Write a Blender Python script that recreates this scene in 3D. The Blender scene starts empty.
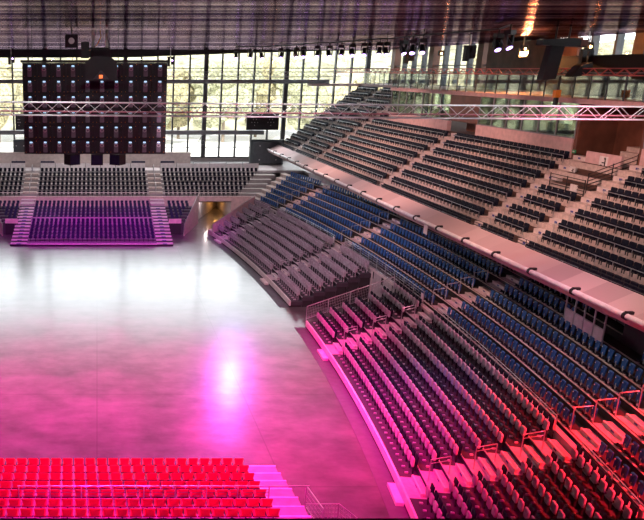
import bpy, math, random
from mathutils import Matrix, Vector
random.seed(7)
S = bpy.context.scene
COL = S.collection
PI = math.pi

# ---------------------------------------------------------------- camera data
F, PX, PY, TH, H = 715.0, 97.0, 260.0, math.radians(14.9), 17.2
SN, CS = math.sin(TH), math.cos(TH)

def in_frame(p, m=14):
    X, Y, Z = p
    D = Y*CS + (H-Z)*SN
    if D < 3: return False
    x = PX + F*X/D; y = PY - F*(Y*SN + (Z-H)*CS)/D
    return -m < x < 644+m and -m < y < 520+m

# ---------------------------------------------------------------- materials
MATS = {}
def mat(name, col, rough=.6, metal=0., var=.12, scale=3., emit=None, estr=0., spec=.5, bump=0.):
    m = bpy.data.materials.new(name); m.use_nodes = True
    nt = m.node_tree; b = nt.nodes['Principled BSDF']
    b.inputs['Roughness'].default_value = rough
    b.inputs['Metallic'].default_value = metal
    b.inputs['Specular IOR Level'].default_value = spec
    tc = nt.nodes.new('ShaderNodeTexCoord')
    n = nt.nodes.new('ShaderNodeTexNoise'); n.inputs['Scale'].default_value = scale; n.inputs['Detail'].default_value = 4
    nt.links.new(tc.outputs['Object'], n.inputs['Vector'])
    r = nt.nodes.new('ShaderNodeValToRGB')
    r.color_ramp.elements[0].position = .3; r.color_ramp.elements[1].position = .7
    r.color_ramp.elements[0].color = [c*(1-var) for c in col]+[1]
    r.color_ramp.elements[1].color = [min(1, c*(1+var)) for c in col]+[1]
    nt.links.new(n.outputs['Fac'], r.inputs['Fac'])
    nt.links.new(r.outputs['Color'], b.inputs['Base Color'])
    if bump:
        bp = nt.nodes.new('ShaderNodeBump'); bp.inputs['Strength'].default_value = bump; bp.inputs['Distance'].default_value = .05
        nt.links.new(n.outputs['Fac'], bp.inputs['Height']); nt.links.new(bp.outputs['Normal'], b.inputs['Normal'])
    if emit:
        b.inputs['Emission Color'].default_value = list(emit)+[1]
        b.inputs['Emission Strength'].default_value = estr
    MATS[name] = m
    return m

def glass(name, tint=(1, 1, 1), refl=.08):
    m = bpy.data.materials.new(name); m.use_nodes = True
    nt = m.node_tree; nt.nodes.clear()
    o = nt.nodes.new('ShaderNodeOutputMaterial'); mx = nt.nodes.new('ShaderNodeMixShader')
    t = nt.nodes.new('ShaderNodeBsdfTransparent'); g = nt.nodes.new('ShaderNodeBsdfGlossy')
    t.inputs['Color'].default_value = list(tint)+[1]; g.inputs['Roughness'].default_value = .03
    f = nt.nodes.new('ShaderNodeLayerWeight'); f.inputs['Blend'].default_value = .3
    mu = nt.nodes.new('ShaderNodeMath'); mu.operation = 'MULTIPLY_ADD'; mu.inputs[1].default_value = .35; mu.inputs[2].default_value = refl*.3
    nt.links.new(f.outputs['Fresnel'], mu.inputs[0]); nt.links.new(mu.outputs[0], mx.inputs['Fac'])
    nt.links.new(t.outputs[0], mx.inputs[1]); nt.links.new(g.outputs[0], mx.inputs[2]); nt.links.new(mx.outputs[0], o.inputs['Surface'])
    return m

steel = mat('brushed_steel', (.55, .55, .57), .35, .8)
alu = mat('truss_aluminium', (.70, .70, .72), .4, .25)
red_lit_alu = mat('red_lit_aluminium', (.75, .16, .16), .4, .2)  # red lamp light on the aluminium is put into this colour
black = mat('black_metal', (.012, .012, .015), .5)
dark = mat('dark_panel', (.02, .018, .022), .7)
navy = mat('navy_cloth', (.012, .016, .06), .8)
black_seat = mat('black_blue_plastic', (.006, .008, .022), .65, spec=.2)
blue = mat('blue_plastic', (.004, .085, .34), .45)
mauve = mat('mauve_grey_cloth', (.46, .38, .44), .9)
pale_metal = mat('pale_grey_metal', (.62, .60, .62), .4, .2)
red = mat('red_plastic', (.74, .015, .055), .4)
white = mat('white_paint', (.82, .80, .80), .5)
cream = mat('cream_board', (.78, .70, .66), .6)
deck = mat('deck_boards', (.045, .036, .05), .7, scale=6)
deck_aisle = mat('aisle_boards', (.56, .44, .48), .6, scale=6)
deck_far = mat('mauve_boards', (.20, .16, .20), .7, scale=6)
stair_pale = mat('pale_stair_boards', (.36, .31, .35), .6)
deck_red = mat('bleacher_boards', (.30, .24, .28), .6, scale=6)
step_pale = mat('pale_step_edge', (.74, .66, .64), .6)
plate = mat('blue_plate', (.05, .06, .30), .5)
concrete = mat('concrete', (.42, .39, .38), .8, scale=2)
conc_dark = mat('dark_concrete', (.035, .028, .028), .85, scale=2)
pale_conc = mat('pale_concrete', (.62, .52, .48), .75, scale=5, var=.2)
brown = mat('brown_timber', (.16, .065, .04), .6, scale=1.2, var=.3)
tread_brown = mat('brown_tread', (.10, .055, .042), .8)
pink_wall = mat('rose_plaster', (.72, .50, .50), .7)
steel_dark = mat('dark_window_steel', (.07, .075, .085), .5)
steel_grey = mat('grey_window_steel', (.26, .27, .29), .5)
beige = mat('beige_board', (.50, .43, .40), .7)
con_floor = mat('concourse_screed', (.66, .63, .63), .5)
cab_grey = mat('cabinet_grey', (.20, .21, .24), .6)
case_grey = mat('grey_container', (.07, .08, .09), .6)
booth = mat('slate_blue_panel', (.05, .075, .12), .5)
lens_violet = mat('violet_lens', (.8, .7, 1), .3, emit=(.55, .35, 1), estr=9)
lens_white = mat('white_violet_lens', (.9, .9, 1), .3, emit=(.72, .6, 1), estr=40)
lens_orange = mat('orange_lens', (1, .6, .3), .3, emit=(1, .42, .12), estr=80)
led_blue = mat('blue_white_status_lamp', (.5, .7, 1), .4, emit=(.45, .7, 1), estr=1.2)
led_orange = mat('orange_indicator', (1, .3, .1), .4, emit=(1, .2, .05), estr=1.5)
orange_paint = mat('orange_paint', (.85, .30, .03), .5)
green_sign = mat('green_sign', (.05, .45, .2), .5)
bark = mat('bark', (.25, .2, .15), .9)
leaf = mat('pale_leaves', (.38, .34, .20), .9, var=.7, scale=2.6, bump=.6)
leaf2 = mat('grey_green_leaves', (.33, .33, .21), .9, var=.7, scale=3.0, bump=.6)
hill_m = mat('hillside_scrub', (.44, .42, .28), .95, var=.6, scale=.25, bump=.5)
paving = mat('pale_paving', (.78, .77, .75), .9, var=.06)
house_wall = mat('cream_render', (.75, .70, .62), .8)
roof_red = mat('red_roof_tiles', (.55, .24, .18), .8)
tunnel_w = mat('tunnel_plaster', (.55, .50, .50), .8)
glass_m = glass('window_glass', (.97, .98, .98))
glass_g = glass('green_glass', (.72, .82, .76), .15)
glass_b = glass('balustrade_glass', (.9, .93, .95), .1)

def mk_floor():
    m = bpy.data.materials.new('polished_concrete'); m.use_nodes = True
    nt = m.node_tree; b = nt.nodes['Principled BSDF']; L = nt.links.new
    tc = nt.nodes.new('ShaderNodeTexCoord')
    def noise(sc, det, vec=None):
        n = nt.nodes.new('ShaderNodeTexNoise'); n.inputs['Scale'].default_value = sc; n.inputs['Detail'].default_value = det; n.inputs['Roughness'].default_value = .65
        L((vec or tc.outputs['Object']), n.inputs['Vector']); return n
    n1 = noise(.14, 5); n2 = noise(.45, 5)
    mp = nt.nodes.new('ShaderNodeMapping'); mp.inputs['Scale'].default_value = (.6, 1.1, 1); L(tc.outputs['Object'], mp.inputs['Vector'])
    n3 = noise(.9, 3, mp.outputs['Vector'])
    a = nt.nodes.new('ShaderNodeMath'); a.operation = 'ADD'; L(n1.outputs['Fac'], a.inputs[0]); L(n2.outputs['Fac'], a.inputs[1])
    a2 = nt.nodes.new('ShaderNodeMath'); a2.operation = 'ADD'; L(a.outputs[0], a2.inputs[0]); L(n3.outputs['Fac'], a2.inputs[1])
    r = nt.nodes.new('ShaderNodeValToRGB'); r.color_ramp.elements[0].position = .32; r.color_ramp.elements[1].position = .68
    d = nt.nodes.new('ShaderNodeMath'); d.operation = 'DIVIDE'; d.inputs[1].default_value = 3; L(a2.outputs[0], d.inputs[0])
    r.color_ramp.elements[0].color = (.025, .022, .022, 1); r.color_ramp.elements[1].color = (.19, .178, .178, 1)
    L(d.outputs[0], r.inputs['Fac'])
    # slab joints
    br = nt.nodes.new('ShaderNodeTexBrick'); br.offset = 0; br.inputs['Scale'].default_value = 1
    br.inputs['Brick Width'].default_value = 8.0; br.inputs['Row Height'].default_value = 9.0; br.inputs['Mortar Size'].default_value = .03
    br.inputs['Color1'].default_value = br.inputs['Color2'].default_value = (1, 1, 1, 1); br.inputs['Mortar'].default_value = (.6, .6, .6, 1)
    L(tc.outputs['Object'], br.inputs['Vector'])
    mx = nt.nodes.new('ShaderNodeMix'); mx.data_type = 'RGBA'; mx.blend_type = 'MULTIPLY'; mx.inputs[0].default_value = .8
    L(r.outputs['Color'], mx.inputs[6]); L(br.outputs['Color'], mx.inputs[7]); L(mx.outputs[2], b.inputs['Base Color'])
    mr = nt.nodes.new('ShaderNodeMapRange'); mr.inputs[3].default_value = .26; mr.inputs[4].default_value = .34
    L(n2.outputs['Fac'], mr.inputs[0]); L(mr.outputs[0], b.inputs['Roughness'])
    b.inputs['Specular IOR Level'].default_value = .3
    b.inputs['Coat IOR'].default_value = 1.6; b.inputs['Coat Weight'].default_value = 1; b.inputs['Coat Roughness'].default_value = .2
    return m
floor_m = mk_floor()

def mk_ceiling():
    m = bpy.data.materials.new('ribbed_metal_ceiling'); m.use_nodes = True
    nt = m.node_tree; b = nt.nodes['Principled BSDF']; L = nt.links.new
    tc = nt.nodes.new('ShaderNodeTexCoord'); sx = nt.nodes.new('ShaderNodeSeparateXYZ'); L(tc.outputs['Object'], sx.inputs[0])
    fac = None
    for width in (.55, 1.9):          # slats of varied tone, in narrow and wide courses
        dv = nt.nodes.new('ShaderNodeMath'); dv.operation = 'DIVIDE'; dv.inputs[1].default_value = width; L(sx.outputs['Y'], dv.inputs[0])
        fl = nt.nodes.new('ShaderNodeMath'); fl.operation = 'FLOOR'; L(dv.outputs[0], fl.inputs[0])
        wn = nt.nodes.new('ShaderNodeTexWhiteNoise'); wn.noise_dimensions = '1D'; L(fl.outputs[0], wn.inputs['W'])
        if fac is None: fac = wn.outputs['Value']
        else:
            av = nt.nodes.new('ShaderNodeMath'); av.operation = 'MULTIPLY'; L(fac, av.inputs[0]); L(wn.outputs['Value'], av.inputs[1]); fac = av.outputs[0]
    r = nt.nodes.new('ShaderNodeValToRGB')
    r.color_ramp.elements[0].position = .0; r.color_ramp.elements[1].position = .6
    r.color_ramp.elements[0].color = (.10, .06, .13, 1); r.color_ramp.elements[1].color = (.62, .47, .56, 1)
    g = nt.nodes.new('ShaderNodeBsdfGlossy'); g.inputs['Roughness'].default_value = .14
    L(fac, r.inputs['Fac']); L(r.outputs['Color'], g.inputs['Color'])
    out = [n for n in nt.nodes if n.type == 'OUTPUT_MATERIAL'][0]; L(g.outputs[0], out.inputs['Surface'])
    w = nt.nodes.new('ShaderNodeTexWave'); w.wave_type = 'BANDS'; w.bands_direction = 'Y'; w.inputs['Scale'].default_value = .55
    L(tc.outputs['Object'], w.inputs['Vector'])
    bp = nt.nodes.new('ShaderNodeBump'); bp.inputs['Strength'].default_value = 1; bp.inputs['Distance'].default_value = .05
    L(w.outputs['Fac'], bp.inputs['Height']); L(bp.outputs['Normal'], g.inputs['Normal']); nt.nodes.remove(b)
    return m
ceil_m = mk_ceiling()

def mk_apron():
    m = bpy.data.materials.new('rose_fascia_panels'); m.use_nodes = True
    nt = m.node_tree; b = nt.nodes['Principled BSDF']; L = nt.links.new
    tc = nt.nodes.new('ShaderNodeTexCoord'); sx = nt.nodes.new('ShaderNodeSeparateXYZ'); L(tc.outputs['Object'], sx.inputs[0])
    dv = nt.nodes.new('ShaderNodeMath'); dv.operation = 'DIVIDE'; dv.inputs[1].default_value = 1.65; L(sx.outputs['Y'], dv.inputs[0])
    fl = nt.nodes.new('ShaderNodeMath'); fl.operation = 'FLOOR'; L(dv.outputs[0], fl.inputs[0])
    wn = nt.nodes.new('ShaderNodeTexWhiteNoise'); wn.noise_dimensions = '1D'; L(fl.outputs[0], wn.inputs['W'])
    r = nt.nodes.new('ShaderNodeValToRGB'); r.color_ramp.elements[0].color = (.50, .36, .36, 1); r.color_ramp.elements[1].color = (.66, .50, .49, 1)
    L(wn.outputs['Value'], r.inputs['Fac']); L(r.outputs['Color'], b.inputs['Base Color'])
    b.inputs['Roughness'].default_value = .6
    return m
apron_m = mk_apron()

# ---------------------------------------------------------------- mesh builder
class MB:
    def __init__(s): s.v = []; s.f = []; s.sm = []
    def add(s, vs, fs, smooth=False, M=None):
        b = len(s.v)
        s.v += [tuple(M @ Vector(v)) for v in vs] if M else [tuple(v) for v in vs]
        for f in fs: s.f.append([b+i for i in f]); s.sm.append(smooth)
        return s
    def box(s, x0, x1, y0, y1, z0, z1, M=None):
        vs = [(x, y, z) for z in (z0, z1) for y in (y0, y1) for x in (x0, x1)]
        return s.add(vs, [(0, 2, 3, 1), (4, 5, 7, 6), (0, 1, 5, 4), (2, 6, 7, 3), (0, 4, 6, 2), (1, 3, 7, 5)], False, M)
    def cbox(s, c, d, M=None):
        return s.box(c[0]-d[0]/2, c[0]+d[0]/2, c[1]-d[1]/2, c[1]+d[1]/2, c[2]-d[2]/2, c[2]+d[2]/2, M)
    def tube(s, a, b, r, n=6):
        a = Vector(a); b = Vector(b); d = (b-a).normalized()
        u = d.orthogonal().normalized(); w = d.cross(u)
        vs = [p + r*(math.cos(2*PI*i/n)*u + math.sin(2*PI*i/n)*w) for p in (a, b) for i in range(n)]
        s.add(vs, [(i, (i+1) % n, n+(i+1) % n, n+i) for i in range(n)], True)
        return s.add(vs, [tuple(range(n))[::-1], tuple(range(n, 2*n))])
    def path(s, pts, r, n=6):
        for a, b in zip(pts, pts[1:]): s.tube(a, b, r, n)
        return s
    def prism(s, out, y0, y1, M=None):     # outline (x,z), extruded along y
        n = len(out)
        vs = [(x, y0, z) for x, z in out] + [(x, y1, z) for x, z in out]
        return s.add(vs, [tuple(range(n)), tuple(range(n, 2*n))[::-1]] + [(i, n+i, n+(i+1) % n, (i+1) % n) for i in range(n)], False, M)
    def rslab(s, w0, w1, z0, z1, th, rad, M=None, seg=3, bow=0.):   # rounded trapezoid plate in xz, thickness along y
        out = []
        for (cx, cz, a0) in ((w0/2-rad, z0+rad, -PI/2), (w1/2-rad, z1-rad, 0), (-w1/2+rad, z1-rad, PI/2), (-w0/2+rad, z0+rad, PI)):
            for i in range(seg+1):
                a = a0 + PI/2*i/seg; out.append((cx+rad*math.cos(a), cz+rad*math.sin(a)))
        n = len(out); k = .86
        cz = (z0+z1)/2
        vs = [(x*k, -th/2 + bow*(x/(w1/2))**2, cz+(z-cz)*k) for x, z in out] + [(x, -th/4 + bow*(x/(w1/2))**2, z) for x, z in out] + \
             [(x, th/4 + bow*(x/(w1/2))**2, z) for x, z in out] + [(x*k, th/2 + bow*(x/(w1/2))**2, cz+(z-cz)*k) for x, z in out]
        fs = [tuple(range(n)), tuple(range(3*n, 4*n))[::-1]]
        for r in range(3): fs += [(r*n+i, (r+1)*n+i, (r+1)*n+(i+1) % n, r*n+(i+1) % n) for i in range(n)]
        return s.add(vs, fs, False, M)
    def arc(s, o0, o1, z0, z1, t0, t1, n=24, t0b=None, t1b=None):   # annular slab of the bowl
        vs = []; fs = []
        for i in range(n+1):
            q = i/n
            ta = t0+(t1-t0)*q; tb = (t0 if t0b is None else t0b) + ((t1 if t1b is None else t1b)-(t0 if t0b is None else t0b))*q
            for (o, t, z) in ((o0, ta, z0), (o1, tb, z0), (o1, tb, z1), (o0, ta, z1)): vs.append(P(o, t, z))
        for i in range(n):
            a = 4*i; b = a+4
            for j in range(4): fs.append((a+j, b+j, b+(j+1) % 4, a+(j+1) % 4))
        fs += [(0, 1, 2, 3), (4*n+3, 4*n+2, 4*n+1, 4*n)]
        return s.add(vs, fs)
    def disc(s, c, r, axis=(0, 1, 0), th=.02, n=14):
        a = Vector(c); d = Vector(axis).normalized()*th/2
        return s.tube(a-d, a+d, r, n)
    def mesh(s, name):
        me = bpy.data.meshes.new(name); me.from_pydata(s.v, [], s.f)
        me.polygons.foreach_set('use_smooth', s.sm)
        import bmesh
        bm = bmesh.new(); bm.from_mesh(me); bmesh.ops.recalc_face_normals(bm, faces=bm.faces); bm.to_mesh(me); bm.free()
        return me
    def obj(s, name, m, parent=None):
        me = s.mesh(name); me.materials.append(m)
        o = bpy.data.objects.new(name, me); COL.objects.link(o)
        if parent: o.parent = parent
        return o

CX, CY, R0 = -133.2, 49.08, 147.6
def P(o, t, z): return (CX+(R0+o)*math.cos(t), CY+(R0+o)*math.sin(t), z)
def tofY(Y, o=0): return math.asin((Y-CY)/(R0+o))

def tag(o, label=None, cat=None, group=None, kind=None):
    if label: o['label'] = label
    if cat: o['category'] = cat
    if group: o['group'] = group
    if kind: o['kind'] = kind
    return o
def thing(name, label, cat, loc=(0, 0, 0), rz=0, group=None):
    o = bpy.data.objects.new(name, None); o.empty_display_size = .2; COL.objects.link(o)
    o.location = loc; o.rotation_euler = (0, 0, rz)
    return tag(o, label, cat, group)
def struct(name, b, m, parent=None):
    o = b.obj(name, m, parent)
    if not parent: o['kind'] = 'structure'
    return o
def inst(src, parent, loc=(0, 0, 0), rz=0):
    c = src.copy(); COL.objects.link(c); c.parent = parent; c.location = loc; c.rotation_euler = (0, 0, rz); return c
def copy_tree(o, parent=None):
    c = o.copy(); COL.objects.link(c)
    if parent: c.parent = parent
    for ch in list(o.children): copy_tree(ch, c)
    return c
ONES = 'zeroth first second third fourth fifth sixth seventh eighth ninth tenth eleventh twelfth thirteenth fourteenth fifteenth sixteenth seventeenth eighteenth nineteenth'.split()
TENS = {2: ('twenty', 'twentieth'), 3: ('thirty', 'thirtieth'), 4: ('forty', 'fortieth'), 5: ('fifty', 'fiftieth'), 6: ('sixty', 'sixtieth'), 7: ('seventy', 'seventieth')}
def nth(n):
    if n < 20: return ONES[n]
    t, u = divmod(n, 10)
    return TENS[t][1] if u == 0 else TENS[t][0]+'-'+ONES[u]

def place_seats(spots, proto, cat, group, simple, stuff_name, stuff_label, m, cap=300):
    """spots: (point, rot, label); nearest <cap> individually, the rest one object"""
    vis = [s for s in spots if in_frame((s[0][0], s[0][1], s[0][2]+.5))]
    vis.sort(key=lambda s: (Vector(s[0])-Vector((0, 0, H))).length)
    for i, (p, rz, lab) in enumerate(vis[:cap]):
        o = proto if i == 0 else copy_tree(proto)
        o.location = p; o.rotation_euler = (0, 0, rz); tag(o, lab, cat, group)
    rest = vis[cap:]
    if rest:
        b = MB(); sv, sf = simple.v, simple.f
        for p, rz, lab in rest:
            b.add(sv, sf, False, Matrix.Translation(p) @ Matrix.Rotation(rz, 4, 'Z'))
        o = b.obj(stuff_name, m); tag(o, stuff_label, cat+'s', None, 'stuff')
    print(stuff_name, len(vis))

def rx(a): return Matrix.Rotation(a, 4, 'X')
def tr(x, y, z): return Matrix.Translation((x, y, z))

# ---------------------------------------------------------------- the setting
struct('floor', MB().box(-42, 38.5, -12, 98, -.3, 0), floor_m)
struct('ceiling', MB().box(-42, 38, -12, 97, 19.7, 20.3), ceil_m)
struct('trim_1', MB().prism([(-42, 18.65), (4, 18.75), (18, 19.25), (30, 19.58), (38, 19.62), (38, 19.7), (-42, 19.7)], 96.2, 97), black)
struct('roof', MB().box(-42.5, 40, -12.5, 99.5, 20.3, 20.9), dark)
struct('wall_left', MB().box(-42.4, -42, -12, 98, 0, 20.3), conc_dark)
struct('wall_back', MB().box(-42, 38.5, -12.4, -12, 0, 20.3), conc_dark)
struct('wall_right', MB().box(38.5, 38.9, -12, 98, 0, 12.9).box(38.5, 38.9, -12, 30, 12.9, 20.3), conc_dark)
struct('wall_far', MB().box(-42, 38.9, 98, 98.3, 0, 5.6), concrete)
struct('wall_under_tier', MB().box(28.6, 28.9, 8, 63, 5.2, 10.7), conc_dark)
# far glazing: a window with frame parts
w = MB().box(-42, 38.5, 98.12, 98.14, 5.6, 19.7).obj('window_1', glass_m); tag(w, kind='structure')
fr = MB()
for k in range(-27, 12):
    X = 14.46+2.14*k
    th = .55 if k % 5 == 0 else .2
    if X < 38 and X > -42: fr.box(X-th/2, X+th/2, 97.85, 98.35, 5.6, 19.7)
fr.obj('mullion', steel_dark, w)
tf = MB()
for z, h in ((5.66, .12), (7.0, .06), (12.3, .12), (13.9, .07), (17.4, .1)): tf.box(-42, 38.5, 97.9, 98.3, z-h/2, z+h/2)
tf.obj('transom', steel_dark, w)
MB().box(-42, 22.5, 97.4, 98.4, 8.75, 9.3).obj('transom', steel_grey, w)
MB().box(-42, 30.5, 96.6, 98.4, 15.45, 15.95).obj('transom', steel_grey, w)
w2 = MB().box(38.68, 38.7, 30, 98, 12.9, 19.7).obj('window_2', glass_m); tag(w2, kind='structure')
fr = MB(); cl = MB()
k = 0; Y = 31.0
while Y < 98:
    if k % 4 == 0: cl.box(38.2, 39.0, Y-.55, Y+.55, 12.9, 20.2)
    else: fr.box(38.4, 38.95, Y-.12, Y+.12, 12.9, 20.2)
    Y += 2.7; k += 1
fr.box(38.45, 38.9, 30, 98, 15.3, 15.55); fr.box(38.45, 38.9, 30, 98, 17.6, 17.7)
struct('wall_gallery_back', MB().box(38.05, 38.4, 59, 72.5, 15.45, 19.7), brown)
fr.obj('mullion', steel_dark, w2); cl.obj('column', brown, w2)
# stickers on the door panes
for i, (X, z) in enumerate(((8.7, 7.9), (14.0, 7.95))):
    t = thing('pane_sticker', ['round ring sticker on the door glass just right of the video wall', 'cyclist shaped sticker on the far door glass'][i], 'sticker', (X, 97.8, z))
    b = MB()
    if i == 0: b.path([(.45*math.cos(a*PI/8), 0, .45*math.sin(a*PI/8)) for a in range(17)], .04)
    else:
        for c in (-.35, .35): b.path([(c+.28*math.cos(a*PI/6), 0, -.3+.28*math.sin(a*PI/6)) for a in range(13)], .035)
        b.path([(-.35, 0, -.3), (-.05, 0, .2), (.35, 0, -.3)], .035).path([(-.05, 0, .2), (.15, 0, .55)], .06).disc((.25, 0, .72), .12)
    b.obj('mark', steel_grey, t)
# concourse level behind the bowl
cb = MB().arc(11.65, 15.3, 4.9, 5.4, -.26, .2, 30)
struct('concourse_floor', cb.box(-42, 38.5, 88.1, 98, 4.9, 5.2).box(25.5, 38.5, 56, 88.2, 4.88, 5.19), con_floor)
struct('concourse_wall', MB().box(-42, 11.85, 90.9, 91.2, 5.2, 6.95).box(-42, 11.85, 90.8, 91.3, 6.95, 7.1), beige)
struct('balcony_slab', MB().box(-14, 16, -8, 1.75, 14.9, 15.3), conc_dark)
struct('balcony_parapet', MB().box(-14, 16, 1.62, 1.75, 15.3, 15.985), black)

# ---------------------------------------------------------------- seat prototypes
def tip_seat():
    t = thing('tip_up_seat', None, None)
    MB().rslab(.37, .40, .42, .90, .06, .06, tr(0, -.03, 0) @ rx(.10)).obj('backrest', black_seat, t)
    MB().rslab(.33, .36, .38, .78, .09, .06, tr(0, .08, 0) @ rx(.05)).obj('seat_pan', mauve, t)
    MB().box(-.03, .03, -.03, .03, 0, .42).box(-.16, .16, -.02, .03, .36, .41).obj('bracket', black, t)
    MB().box(-.035, .035, .18, .31, .01, .07).obj('foot', pale_metal, t)
    return t
def blue_seat():
    t = thing('bowl_seat', None, None)
    MB().rslab(.31, .35, .08, .53, .05, .06, tr(0, -.03, 0) @ rx(.12), bow=.03).obj('backrest', blue, t)
    MB().rslab(.30, .33, -.02, .20, .06, .06, tr(0, .10, 0) @ rx(-.5)).obj('seat_pan', black_seat, t)
    MB().box(-.02, .02, -.04, .0, 0, .2).tube((-.12, .0, .02), (.05, .24, .02), .022).obj('bracket', pale_metal, t)
    MB().disc((.0, .0, .0), .026, (0, 1, -.1), .012, 8).obj('number_disc', white, t).location = (.03, .03, .46)
    return t
def tier_seat():
    t = thing('tier_seat', None, None)
    MB().rslab(.40, .45, .04, .50, .07, .06, tr(0, -.04, 0) @ rx(.08)).obj('backrest', black_seat, t)
    MB().rslab(.38, .41, -.02, .32, .07, .06, tr(0, .06, 0) @ rx(-.08)).obj('seat_pan', black_seat, t)
    MB().box(-.10, -.05, .02, .17, -.16, .06).box(.05, .10, .02, .17, -.16, .06).obj('bracket', black, t)
    return t
def red_seat():
    t = thing('red_seat', None, None)
    MB().rslab(.32, .40, .46, .80, .035, .05, tr(0, -.03, 0) @ rx(.16), bow=.05).obj('backrest', red, t)
    MB().box(-.20, .20, -.02, .38, .40, .445).box(-.2, .2, .35, .39, .37, .42).obj('seat_pan', red, t)
    MB().box(-.02, .02, -.03, .03, .0, .42).box(-.23, .23, .0, .05, .35, .40).obj('frame', steel_dark, t)
    return t
def end_seat_mb(z0=.47, z1=.82):
    return MB().rslab(.30, .33, z0, z1, .06, .08, rx(.08), 2).box(-.15, .15, .03, .14, z0-.08, z0+.05).box(-.02, .02, -.02, .02, 0, .42)
def simple_tip():
    return MB().box(-.165, .165, .04, .13, .38, .76).box(-.19, .19, -.06, -.01, .45, .9).box(-.045, .045, .16, .34, .01, .09).box(-.02, .02, -.02, .02, 0, .45)
def simple_blue():
    return MB().rslab(.31, .35, .08, .53, .06, .06, rx(.12), 2).box(-.02, .02, -.04, .0, 0, .2)

struct('curb_shadow_strip', MB().arc(-.75, -.02, 0, .012, -.19, -.0175, 40).arc(-.75, -.02, 0, .012, .012, .171, 40), mat('painted_curb_shadow', (.10, .09, .11), .6))  # dark strip paints the curb's shadow onto the floor
# ---------------------------------------------------------------- right retractable stands (two blocks of seven curved rows)
RD, RR = .83, .355
def tele_z(k): return .45+RR*k
AIS = [-.155, -.052, .056, .155]
AW = .80/150          # half aisle angle
def tend(o): return .171+.0033*o      # ragged far end of the far block
step_src = MB().box(-.70, .70, .03, .30, 0, .165).obj('aisle_step', deck_aisle)
edge_ = MB().box(-.72, .72, -.02, .05, 0, .18).obj('step_edge', step_pale); edge_.parent = step_src
big_src = MB().box(-.58, .58, -.02, .36, 0, .17).obj('stair_step', step_pale)
plate_src = MB().box(-.11, .11, -.03, -.015, .05, .12).obj('number_plate', plate)
def aisle_rail_mb():
    b = MB(); r = .022
    b.path([(0, 0, 0), (0, 0, 1.0), (0, .75, 1.22), (0, .75, .4)], r); b.tube((0, 0, .82), (0, .75, 1.04), r*.8)
    return b
rail_src = aisle_rail_mb().obj('hand_loop', steel)

def tele_block(label, t0, t1, aisles, side_at, tend_fn=None, rails_every=2):
    t = thing('retractable_stand', label, 'stand', P(0, t0, 0))
    base = Vector(P(0, t0, 0))
    def ob(b, name, m):
        b.v = [tuple(Vector(v)-base) for v in b.v]; return b.obj(name, m, t)
    e = tend_fn or (lambda o: t1)
    for k in range(7):
        o = .1+RD*k; z = tele_z(k)
        ob(MB().arc(o, o+RD+.05, z-.30, z, t0, e(o), 40, None, e(o+RD)), 'tier', deck)
        ob(MB().arc(o-.012, o+.02, z-.05, z+.006, t0, e(o), 40), 'nosing', pale_metal)
    ob(MB().arc(.0, .10, .12, .52, t0, e(0), 40), 'curb_panel', cream)
    ob(MB().arc(.02, .09, 0, .12, t0, e(0), 40), 'curb_plinth', dark)
    for k in range(7):
        o = .1+RD*k; z = tele_z(k)
        w_ = .05/150
        if side_at in ('start', 'both'): ob(MB().arc(o+.02, o+RD-.02, 0, z-.06, t0+w_, t0+2*w_, 1), 'side_panel', dark)
        if side_at in ('end', 'both'): ob(MB().arc(o+.02, o+RD-.02, 0, z-.06, e(o)-2*w_, e(o)-w_, 1, e(o+RD)-2*w_, e(o+RD)-w_), 'side_panel', dark)
    for ta in aisles:
        for k in range(7):
            o = .1+RD*k; z = tele_z(k)
            ob(MB().arc(o+.02, o+RD, z, z+.008, ta-AW, ta+AW, 2), 'aisle_tread', deck_aisle)
            s = inst(step_src, t, Vector(P(o+RD-.32, ta, z+.006))-base, ta-PI/2)
            inst(edge_, s); inst(plate_src, s)
            if k % rails_every == 1:
                inst(rail_src, t, Vector(P(o+.1, ta, z))-base, ta-PI/2)
        s = MB().arc(-.34, -.02, 0, .16, ta-AW*.95, ta+AW*.95, 2); ob(s, 'floor_step', cream)
    return t
tB, tA = -.0175, .012
tele_block('near curved retractable stand of seven rows with pale curb, beside the magenta floor', -.19, tB, AIS[:2], 'end')
tele_block('far curved retractable stand of seven rows with black stepped side, beyond the gap', tA, .171, AIS[2:], 'both', tend)

def rows_of(kmax, off, zf, t0, t1f, aisles, secnames, head, pitch=.5, setback=.64):
    out = []
    for k in range(kmax):
        o = off(k)+setback; r = R0+o
        lims = [t0]+list(aisles)+[t1f(o) if callable(t1f) else t1f]
        for s_, (a, b) in enumerate(zip(lims, lims[1:])):
            lo = a+(AW*1.12 if s_ > 0 else .12/r); hi = b-(AW*1.12 if s_ < len(lims)-2 else .12/r)
            n = int((hi-lo)*r/pitch+.2)
            if n < 1: continue
            for i in range(n):
                tt = lo+(hi-lo)*(i+.5)/n
                ref, rev = secnames[s_]
                num = (n-i) if rev else (i+1)
                out.append((P(o, tt, zf(k)), PI/2+tt, head.format(row=nth(k+1), n=nth(num), ref=ref)))
    return out
spots = rows_of(7, lambda k: .1+RD*k, tele_z, -.19, tB, AIS[:2],
    [('before the near stairs', True), ('beyond the near stairs', False), ('beyond the far stairs', False)],
    'grey tip-up seat, {row} row from the curb, {n} {ref}')
spA = rows_of(7, lambda k: .1+RD*k, tele_z, tA, tend, AIS[2:],
    [('a', False), ('b', False), ('c', False)], '{row} {n} {ref}')
proto = tip_seat()
st = simple_tip()
place_seats(spots, proto, 'seat', 'grey tip-up seats of the near retractable stand', st, 'tip_up_seats', 'grey tip-up seats of the near retractable stand, remaining ones', mauve, 330)
b = MB()
for p, rz, lab in spA: b.add(st.v, st.f, False, tr(*p) @ Matrix.Rotation(rz, 4, 'Z'))
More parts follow.
